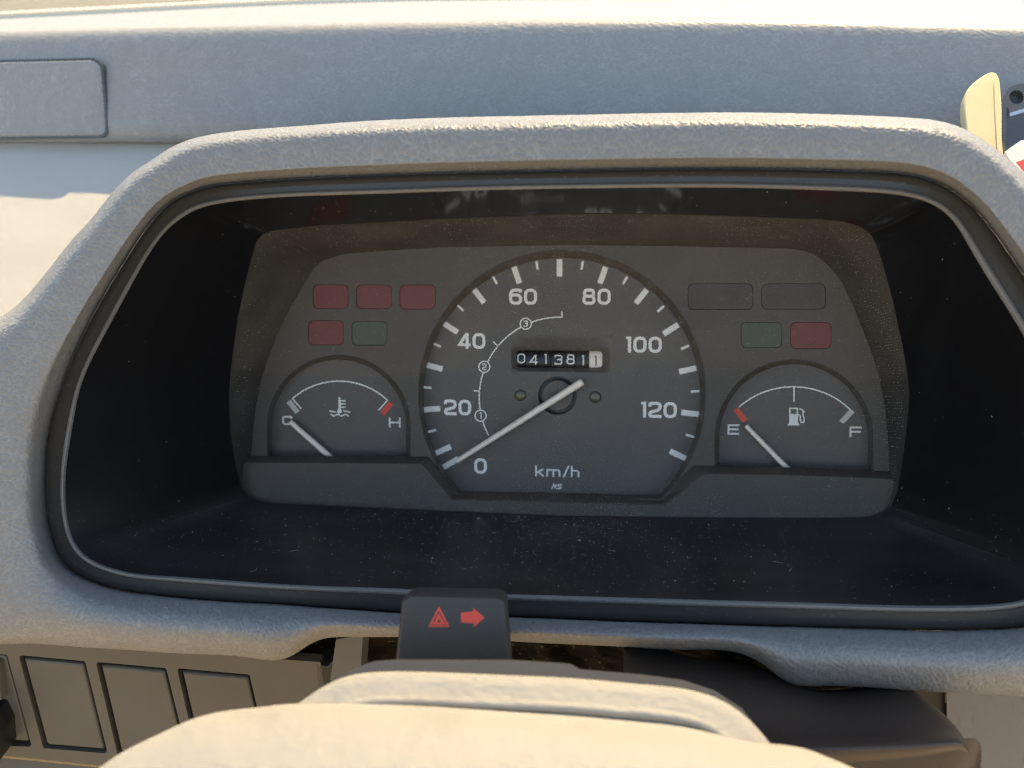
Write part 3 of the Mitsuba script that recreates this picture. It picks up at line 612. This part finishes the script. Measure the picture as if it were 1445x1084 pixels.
gauge('instrument_cluster__temperature_gauge', tg, circ_arc((412.8, 562.2), (480, 537.6), (547, 564.4)), [[(412.4, 561.6), (425.6, 576.8)], [(547.4, 563.8), (534.4, 579)]],
      [([(404.5,567.8),(410.6,563.9),(423.2,579.6),(417.4,583.9)], 'm_print_grey'), ([(548.8,566),(555.2,570.6),(542.9,586.2),(536.7,581.6)], 'm_print_red')],
      [('C', 405.8, 593, 15.4, 13.4), ('H', 557.2, 596, 17.4, 14.6)], thermo, ((470, 648), (409.5, 594.2)))
pump = unary_union([Polygon([(1113.5, 575), (1126, 575), (1126, 598.5), (1113.5, 598.5)]).difference(sbox(1115.4, 577, 1124.2, 584)), sbox(1111.2, 597.6, 1128, 600), stroke(fillet([(1126, 584.5), (1129, 585.5), (1129.4, 596), (1134.6, 596), (1134.4, 589), (1132.6, 584), (1133.6, 579), (1127.4, 576)], 2.4), 1.7), sbox(1132.2, 579, 1135.4, 582)])
fg = unary_union([circ(1120, 619, 107), sbox(1013, 619, 1227, 672)]).intersection(plate_poly.buffer(-3))
gauge('instrument_cluster__fuel_gauge', fg, circ_arc((1042.5, 574), (1120.4, 545.6), (1204.4, 582.2)), [[(1120.4, 545.6), (1120.2, 566.8)]],
      [([(1034.8,579),(1041.2,574.4),(1055,591.4),(1048.2,596.4)], 'm_print_red'), ([(1198,578.2),(1204.8,582.6),(1190.4,597.8),(1184,594)], 'm_print_grey')],
      [('E', 1034.8, 605.8, 15.8, 14.4), ('F', 1207.2, 609, 16, 14.4)], pump, ((1116, 666), (1052.3, 600.2)))
labels['instrument_cluster__temperature_gauge'] = {'label': 'small half-round coolant temperature gauge marked C and H'}
labels['instrument_cluster__fuel_gauge'] = {'label': 'small half-round fuel gauge marked E and F'}
labels[SP] = {'label': 'large round dark grey speedometer dial with white figures up to 120'}

# ------------------------------------------------------------------ switch panel at the lower left, upright below the hood
SW = Plane(at_z(200, 990, np.array(.372)), -EY)
sp_out = rounded([(-260, 880), (0, 902.5), (452, 934.5), (462, 990), (470, 1130), (-260, 1130)], 3)
bot = Polygon([(-260, 1044), (0, 1066), (125, 1079), (300, 1096), (480, 1114), (480, 1200), (-260, 1200)])
HO = [[(-60,918),(10,924),(45,1054),(-60,1050)], [(26,924.5),(120,933),(152,1063.5),(61,1056)], [(135,934),(234.5,943),(267,1076),(166,1066)], [(249.5,943),(352,952),(384,1090),(281,1080)]]
hp = [rounded(h, 3.5) for h in HO]
put('switch_panel__panel', slab(sp_out.difference(bot).difference(unary_union(hp)), SW, -.004, 0), 'm_panel', smooth=20)
put('switch_panel__backing', sheet(sp_out.difference(bot), SW, -.0038), 'm_black')
for i, h in enumerate(HO[1:]):
    g = rounded(h, 3.5).buffer(-4.6); g = affinity.translate(g, .6, 1.2)
    put('switch_panel__blank_cover', pillow(g, SW, [(0, -.0036), (0, -.0013), (1.0, -.0007), (2.6, -.0004)], 90), 'm_panel', smooth=30)
tag('switch_panel', 'dark upright switch panel under the left of the hood with three flat blanking covers', 'switch panel')
g0 = hp[0].buffer(-4)
put('rocker_switch__body', pillow(g0, SW, [(0, -.0036), (0, -.0020), (1.2, -.0012), (3, -.0010)], 90), 'm_panel', smooth=30)
put('rocker_switch__lever', pillow(rounded([(-40, 985), (8, 990), (19, 1012), (21, 1046), (2, 1058), (-40, 1056)], 3), SW, [(0, -.001), (0, .010), (2, .0125), (5, .013)], 90), 'm_black', smooth=30)
put('rocker_switch__button', pillow(rounded([(-50, 925), (3, 932), (9.5, 983), (-50, 980)], 2), SW, [(0, -.001), (0, .001), (1.5, .0025), (4, .003)], 90), 'm_panel', smooth=30)
tag('rocker_switch', 'switch with a black lever at the far left end of the switch panel', 'switch')
LP = Plane(at_z(60, 1075, np.array(.392)), UP * .35 - EY)
put('dashboard__lower_trim', slab(Polygon([(-260, 1046), (0, 1069), (125, 1082), (480, 1117), (480, 1300), (-260, 1300)]), LP, -.006, 0), 'm_panel')
# ------------------------------------------------------------------ gap beside the column: bracket, clip, foam
NP = Plane(at_z(520, 915, np.array(.350)), -EY)
put('dashboard__column_bracket', slab(Polygon([(474, 903), (512, 896), (508, 960), (466, 960)]), NP, -.01, 0), 'm_grey')
put('switch_panel__end_clip', pillow(rounded([(448, 930), (464, 934), (472, 925), (478, 930), (484, 912), (490, 922), (486, 985), (452, 985)], 1), Plane(SW.p0 + EY * .002, -EY), [(0, -.006), (0, .001), (1.2, .002)], 60), 'm_black')
FO = Plane(at_z(700, 930, np.array(.362)), -EY + UP * .2)
fo = FO(np.stack(np.meshgrid(np.linspace(505, 1120, 90), np.linspace(880, 1010, 26), indexing='ij'), -1), 0.0)
fo = fo + ((meshkit.fbm(world(fo) * 160, 4) - .5) * .012)[..., None] * FO.n
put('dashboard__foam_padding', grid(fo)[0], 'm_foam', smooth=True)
labels['dashboard__foam_padding'] = {'label': 'crumbly brown foam in the gap behind the steering column'}
# right lower side panel
SPn = Plane(at_z(1400, 1030, np.array(.366)), -EY)
sd = SPn(np.stack(np.meshgrid(np.linspace(1336, 1700, 30), np.linspace(945, 1300, 30), indexing='ij'), -1))
g_, uv_ = grid(sd); put('dashboard__side_panel', g_, 'm_sidepanel', uv=uv_)
put('dashboard__side_panel_slot', slab(Polygon([(1290, 940), (1338, 940), (1334, 1300), (1290, 1300)]), SPn, -.02, -.004), 'm_black')

# ------------------------------------------------------------------ steering column cover and hazard switch
def zrows(rows, nx, ny):
    R = []
    for pts in rows:                                   # (px, py, distance)
        c = curve(pts, nx); R.append(at_z(c[:, 0], c[:, 1], c[:, 2]))
    return CubicSpline(np.arange(len(R)), np.array(R), axis=0)(np.linspace(0, len(R) - 1, ny))
colrows = [[(880, 905, .352), (1000, 925, .352), (1075, 941, .352), (1110, 962, .350), (1200, 970, .348), (1288, 975, .346), (1310, 1000, .350), (1318, 1060, .36), (1320, 1140, .37)],
           [(880, 930, .328), (1000, 945, .328), (1080, 958, .327), (1130, 975, .325), (1210, 981, .324), (1292, 982, .323), (1326, 1004, .328), (1336, 1060, .342), (1338, 1150, .35)],
           [(880, 975, .317), (1000, 985, .316), (1090, 997, .315), (1150, 1006, .3145), (1230, 1008, .314), (1312, 1006, .313), (1346, 1022, .315), (1356, 1070, .318), (1358, 1160, .325)],
           [(880, 1035, .306), (1000, 1036, .305), (1090, 1038, .304), (1160, 1038, .303), (1240, 1036, .303), (1320, 1030, .303), (1357, 1038, .304), (1368, 1080, .303), (1370, 1170, .31)],
           [(880, 1056, .2955), (1000, 1055, .2945), (1090, 1054, .2935), (1160, 1052, .293), (1240, 1049, .2925), (1322, 1044, .2925), (1362, 1049, .295), (1371, 1085, .300), (1373, 1175, .307)],
           [(880, 1088, .296), (1000, 1085, .295), (1090, 1082, .294), (1160, 1079, .2935), (1240, 1073, .293), (1324, 1064, .293), (1365, 1062, .295), (1373, 1090, .300), (1375, 1180, .307)]]
cr = zrows(colrows, 90, 50)
put('steering_column_cover__upper_shell', grid(cr)[0], 'm_column', smooth=True)
low = [[(880, 1090, .2975), (1160, 1081, .295), (1240, 1075, .2945), (1324, 1066, .2945), (1364, 1064, .2965), (1371, 1092, .301), (1373, 1180, .308)], [(880, 1093, .2962), (1160, 1084, .2936), (1240, 1078, .2931), (1324, 1069, .2931), (1364, 1067, .2955), (1372, 1094, .300), (1374, 1182, .307)],
       [(880, 1200, .302), (1160, 1190, .300), (1240, 1186, .299), (1324, 1180, .299), (1360, 1185, .301), (1366, 1200, .305), (1368, 1220, .312)], [(880, 1330, .32), (1160, 1320, .318), (1240, 1316, .317), (1324, 1310, .317), (1355, 1315, .319), (1360, 1330, .322), (1362, 1350, .33)]]
put('steering_column_cover__lower_shell', grid(zrows(low, 90, 30))[0], 'm_column', smooth=True)
tag('steering_column_cover', 'dark brown plastic steering column cover to the right of the pale wheel hub', 'column cover')
HZ = Plane(at_z(640, 872, np.array(.302)), np.array([0, .10, 1.0]))
hz = rounded([(579, 838), (704, 840.5), (715, 846), (723, 945), (556, 945), (566, 846)], 5)
put('hazard_switch__knob', pillow(hz, HZ, [(0, -.022), (0, -.003), (1.0, -.0014), (2.6, -.0004), (5, 0)], 200), 'm_switch', smooth=35)
tri = Polygon([(619.5, 855.5), (634.5, 884.5), (604.5, 884.5)])
red = unary_union([tri.difference(tri.buffer(-2.6, join_style='mitre')), affinity.scale(tri, .55, .55, origin=(619.5, 876)).difference(affinity.scale(tri, .2, .2, origin=(619.5, 877))), tri.intersection(sbox(600, 879.4, 640, 881.2))]).difference(sbox(600, 881.4, 640, 882.4))
put('hazard_switch__warning_triangle', slab(red, HZ, 0, .00012), 'm_print_red', smooth=False)
put('hazard_switch__arrow', slab(Polygon([(650.5, 864.5), (667.5, 863), (667.5, 857.8), (684, 871.5), (669, 884.8), (668.5, 879.5), (650.5, 878.5)]), HZ, 0, .00012), 'm_print_red', smooth=False)
tag('hazard_switch', 'black hazard switch with red warning triangle and red arrow on the steering column', 'switch')

# ------------------------------------------------------------------ steering wheel hub
hn = np.array([0, math.sin(math.radians(40)), math.cos(math.radians(40))])
HB = Plane(at_z(700, 960, np.array(.268)), hn)
back = rounded([(440, 1000), (464, 957), (498, 937), (527, 927.5), (560, 925), (722, 925.5), (806, 931), (819, 939), (905, 946), (965, 954), (1010, 969), (1050, 995), (1085, 1040), (1090, 1200), (440, 1200)], 4)
put('steering_wheel_hub__back_cover', pillow(back, Plane(HB.p0 - hn * .004, hn), [(0, -.016), (0, -.003), (3, -.001), (7, 0)], 220), 'm_backcover', smooth=35)
rimc = Polygon(curve([(418,989),(442,972.5),(466,958.5),(494,948.5),(535,943.5),(600,943.5),(711,948),(816,953),(900,960.5),(940,964),(976,969.5),(1020,984),(1049,1002.5),(1078,1031.5),(1094,1052),(1130,1120),(1140,1220),(800,1260),(420,1220),(360,1120),(385,1010)], 300, True)).buffer(0)
put('steering_wheel_hub__upper_pad', pillow(rimc, HB, [(0, -.012), (0, -.003), (2.5, -.0008), (7, .0005), (16, .0013), (26, .0016), (42, .0017), (46, .0021), (50, .0023), (54, .0021), (56, .0016), (57.5, .0006), (59.5, .0010), (70, .0010)], 300), 'm_hub', smooth=60)
padc = Polygon(curve([(100,1120),(141,1084),(172,1062.5),(224,1036.5),(269,1016),(314,1004),(362,998.5),(407,993.5),(455,992.5),(590,996),(729,1005),(815,1011),(903,1019),(990,1031),(1034,1042),(1092,1050),(1134,1056),(1164,1067),(1202,1083),(1260,1120),(1330,1220),(1300,1420),(700,1480),(120,1420),(40,1220)], 300, True)).buffer(0)
put('steering_wheel_hub__hub_pad', pillow(padc, Plane(HB.p0 + hn * .0005, hn), [(0, -.018), (0, -.001), (2, .0008), (6, .0022), (14, .0044), (28, .0068), (50, .0098), (85, .0128), (130, .0150)], 300), 'm_hub', smooth=60)
tag('steering_wheel_hub', 'sunlit cream steering wheel hub with a seamed pad across the bottom, close to the lens', 'wheel hub')

# ------------------------------------------------------------------ things at the right edge
PB = Plane(at_z(1385, 160, np.array(.372)), np.array([-.05, .50, 1.0]))
paddle = Polygon(curve([(1360.5,140),(1364,128),(1372,117),(1385,107),(1397,101),(1405,101.5),(1410,108),(1412.5,120),(1415,160),(1418.5,225),(1420,260),(1368,250),(1363,190)], 160, True)).buffer(0)
put('plastic_paddle__blade', pillow(paddle, PB, [(0, -.004), (0, -.0010), (1.2, -.0002), (3, 0)], 160), 'm_cream', smooth=50)
put('plastic_paddle__rib', slab(stroke([(1403, 118), (1404.5, 160), (1409, 240)], 2.0), PB, -.0005, .0008), 'm_cream')
tag('plastic_paddle', 'cream plastic paddle with a rounded end standing up behind the right shoulder of the hood', 'paddle')
BR = Plane(at_z(1430, 150, np.array(.400)), np.array([-.1, .35, 1.0]))
br = rounded([(1414,150),(1417,134),(1425,123),(1437,118.5),(1460,117),(1520,125),(1520,260),(1428,230),(1420,215),(1415,190)], 3)
put('mounting_bracket__arm', pillow(br.difference(circ(1433, 136, 9.5)), BR, [(0, -.006), (0, -.001), (1.5, -.0002), (3, 0)], 200) if False else slab(br.difference(circ(1434.5, 137, 10)), BR, -.006, 0), 'm_bracket', smooth=30)
put('mounting_bracket__boss', pillow(circ(1434.5, 137, 9.2), BR, [(0, -.006), (0, -.0016), (1, -.0012), (2.4, -.0012), (3.4, -.0022), (5, -.0024)], 60), 'm_backcover', smooth=30)
put('mounting_bracket__strip', slab(Polygon([(1422, 164), (1470, 149), (1470, 155), (1423, 168.5)]), BR, 0, .002), 'm_chrome')
put('mounting_bracket__ledge', slab(Polygon([(1421, 153), (1470, 150), (1470, 147), (1424, 162)]), BR, 0, .001), 'm_bracket')
tag('mounting_bracket', 'black glossy bracket with a round screw boss behind the cream paddle', 'bracket')
PK = Plane(at_z(1440, 220, np.array(.345)), np.array([-.2, .5, 1.0]))
put('paper_packet__body', slab(Polygon([(1418, 214), (1441, 198), (1500, 190), (1500, 300), (1436, 245)]), PK, -.006, 0), 'm_white')
put('paper_packet__red_print', slab(Polygon([(1434, 229.5), (1446, 225), (1500, 215), (1500, 280), (1447, 246)]), PK, 0, .0002), 'm_red')
tag('paper_packet', 'white packet with red print at the right edge behind the hood', 'packet')

# ------------------------------------------------------------------ windscreen foot beyond the pad
wx = np.linspace(-500, 2000, 80)
def wl(pts): p = np.array(pts, float); return CubicSpline(p[:, 0], p[:, 1])(wx)
y0 = wl(row(40, 28, 5, 1, 0, -3, -15))
seal = np.stack([at(wx, y0 + 2, -.150), at(wx, y0 - .5, -.1515), at(wx, y0 - 3, -.154), at(wx, y0 - 6, -.158), at(wx, y0 - 6, -.17)], 1)
put('windscreen__seal', grid(seal)[0], 'm_seal', smooth=True)
foot = at(wx, y0 - 5, -.162); gl = np.stack([foot, foot + UP * .55 - EY * .38], 1)
put('windscreen__glass', grid(gl)[0], 'm_glass', smooth=False)
lt = np.stack([at(wx, y0 - 9, -.166), at(wx, y0 - 11.5, -.168)], 1)
put('windscreen__trim_strip', grid(lt)[0], 'm_white', smooth=False)
tag('windscreen', 'foot of the sloping windscreen with its weathered seal along the back of the dashboard', 'windscreen')
cw = np.stack([at(wx, y0 - 4, -.172), at(wx, y0 - 14, -.22), at(wx, y0 - 30, -.30), at(wx, y0 - 34, -.5)], 1)
put('cowl_panel', grid(cw)[0], 'm_cowl', smooth=True)
tag('cowl_panel', 'pale sunlit body panel outside the foot of the windscreen', 'body panel')

# ------------------------------------------------------------------ dust lying in the shroud and on the clear cover
def specks(pts, nrm, size):
    n = len(pts); a = rng.normal(size=(n, 3)); a -= (a * nrm).sum(1, keepdims=True) * nrm; a /= np.linalg.norm(a, axis=1, keepdims=True); b = np.cross(nrm, a)
    s = size[:, None]; e = rng.uniform(.35, 1.0, (n, 1)); c = pts + nrm * s * .3
    v = np.stack([c + a * s, c - a * s * .5 + b * s * e, c - a * s * .6 - b * s * e, c + nrm * s * .6, c - nrm * s * .3], 1)
    f = np.array([[0, 1, 3], [1, 2, 3], [2, 0, 3], [1, 0, 4], [2, 1, 4], [0, 2, 4]])
    return v.reshape(-1, 3), (f[None] + (np.arange(n) * 5)[:, None, None]).reshape(-1, 3)
def on_shroud(n, lo, hi, t0, t1, power=1.0):
    k = rng.integers(lo, hi, n) % 720; t = t0 + (t1 - t0) * rng.uniform(0, 1, n) ** power
    A, B = mouth[k], rim[k]; k2 = (k + 1) % 720
    p = A * (1 - t)[:, None] + B * t[:, None]; e1 = mouth[k2] - A; e2 = B - A
    nn = np.cross(e1, e2); nn /= np.linalg.norm(nn, axis=1, keepdims=True); nn *= np.sign((nn * (at(CX, CY, .05) - p)).sum(1, keepdims=True))
    return p + e1 * rng.uniform(0, 1, (n, 1)), nn
deg = lambda a: int((a + 180) * 2)
parts = []
for n, a0, a1, t0, t1, pw, sz in [(2600, 14, 168, .04, .98, .8, .00010), (330, 30, 165, .04, .95, .7, .00017), (60, 168, 250, .1, .95, 1, .00012), (40, -60, 14, .1, .95, 1, .00012), (700, 60, 150, .6, .99, .6, .00011)]:
    p, nn = on_shroud(n, deg(a0), deg(a1), t0, t1, pw); parts.append(specks(p, nn, sz * np.exp(rng.normal(0, .45, n))))
def on_lens(n):
    k = rng.integers(0, 720, n); q = np.sqrt(rng.uniform(0, 1, n)); return CX + lensR[k] * q * np.cos(TH[k]) * .99, CY + lensR[k] * q * np.sin(TH[k]) * .99, q
qx, qy, q = on_lens(700)
keep = rng.uniform(0, 1, 700) < .2 + .7 * np.clip((qy - 600) / 120, 0, 1) + .3 * (q > .9)
pp = on_plane(qx[keep], qy[keep], lens_plane.p0, lens_plane.n); parts.append(specks(pp, np.tile(lens_plane.n, (len(pp), 1)), .00009 * np.exp(rng.normal(0, .4, len(pp)))))
# the finest dust, one sliver each: a film, thicker towards the right, the lower edge and the rim
qx, qy, q = on_lens(150000)
clump = meshkit.fbm(np.stack([qx / 55, qy / 55, 0 * qx], -1), 4, 3)
dens = .16 + .45 * np.clip((qx - 850) / 420, 0, 1) * np.clip(clump * 2.2 - .45, 0, 1.4) + .30 * np.clip((qy - 640) / 90, 0, 1) * clump + .8 * np.clip((q - .86) / .14, 0, 1) ** 2 * np.clip(clump * 2 - .5, 0, 1) + .6 * np.clip((qx - 1180) / 80, 0, 1) * clump
keep = rng.uniform(0, 1, len(qx)) < dens * .6
pp = on_plane(qx[keep], qy[keep], lens_plane.p0, lens_plane.n) + lens_plane.n * .00004
m_ = len(pp); ang = rng.uniform(0, 2 * math.pi, m_)[:, None]; b1 = np.cross(lens_plane.n, [0, 1, 0]); b1 /= np.linalg.norm(b1); b2 = np.cross(lens_plane.n, b1); sz = .00007 * np.exp(rng.normal(0, .35, (m_, 1)))
v_ = np.stack([pp + sz * (np.cos(ang + o) * b1 + np.sin(ang + o) * b2) + lens_plane.n * sz * rng.uniform(0, .6, (m_, 1)) for o in (0, 2.1, 4.2)], 1).reshape(-1, 3)
parts.append((v_, np.arange(3 * m_).reshape(-1, 3)))
p, nn = on_shroud(9, deg(25), deg(160), .1, .95)
for c_, n_ in zip(p, nn):
    a = rng.normal(size=3); a -= (a @ n_) * n_; a /= np.linalg.norm(a); b = np.cross(n_, a); L = rng.uniform(.0008, .0022); kk = rng.normal(0, .5)
    t = np.linspace(-1, 1, 7)[:, None]; path = c_ + a * t * L + b * kk * (t * t - .3) * L + n_ * .00012
    r_ = .00005; P = np.stack([path + n_ * r_, path + b * r_, path - n_ * r_, path - b * r_, path + n_ * r_], 1); parts.append(grid(P)[0])
put('dust', join(parts), 'm_dust', smooth=False)
tag('dust', 'pale dust specks scattered over the black shroud and the clear cover', 'dust', kind='stuff')
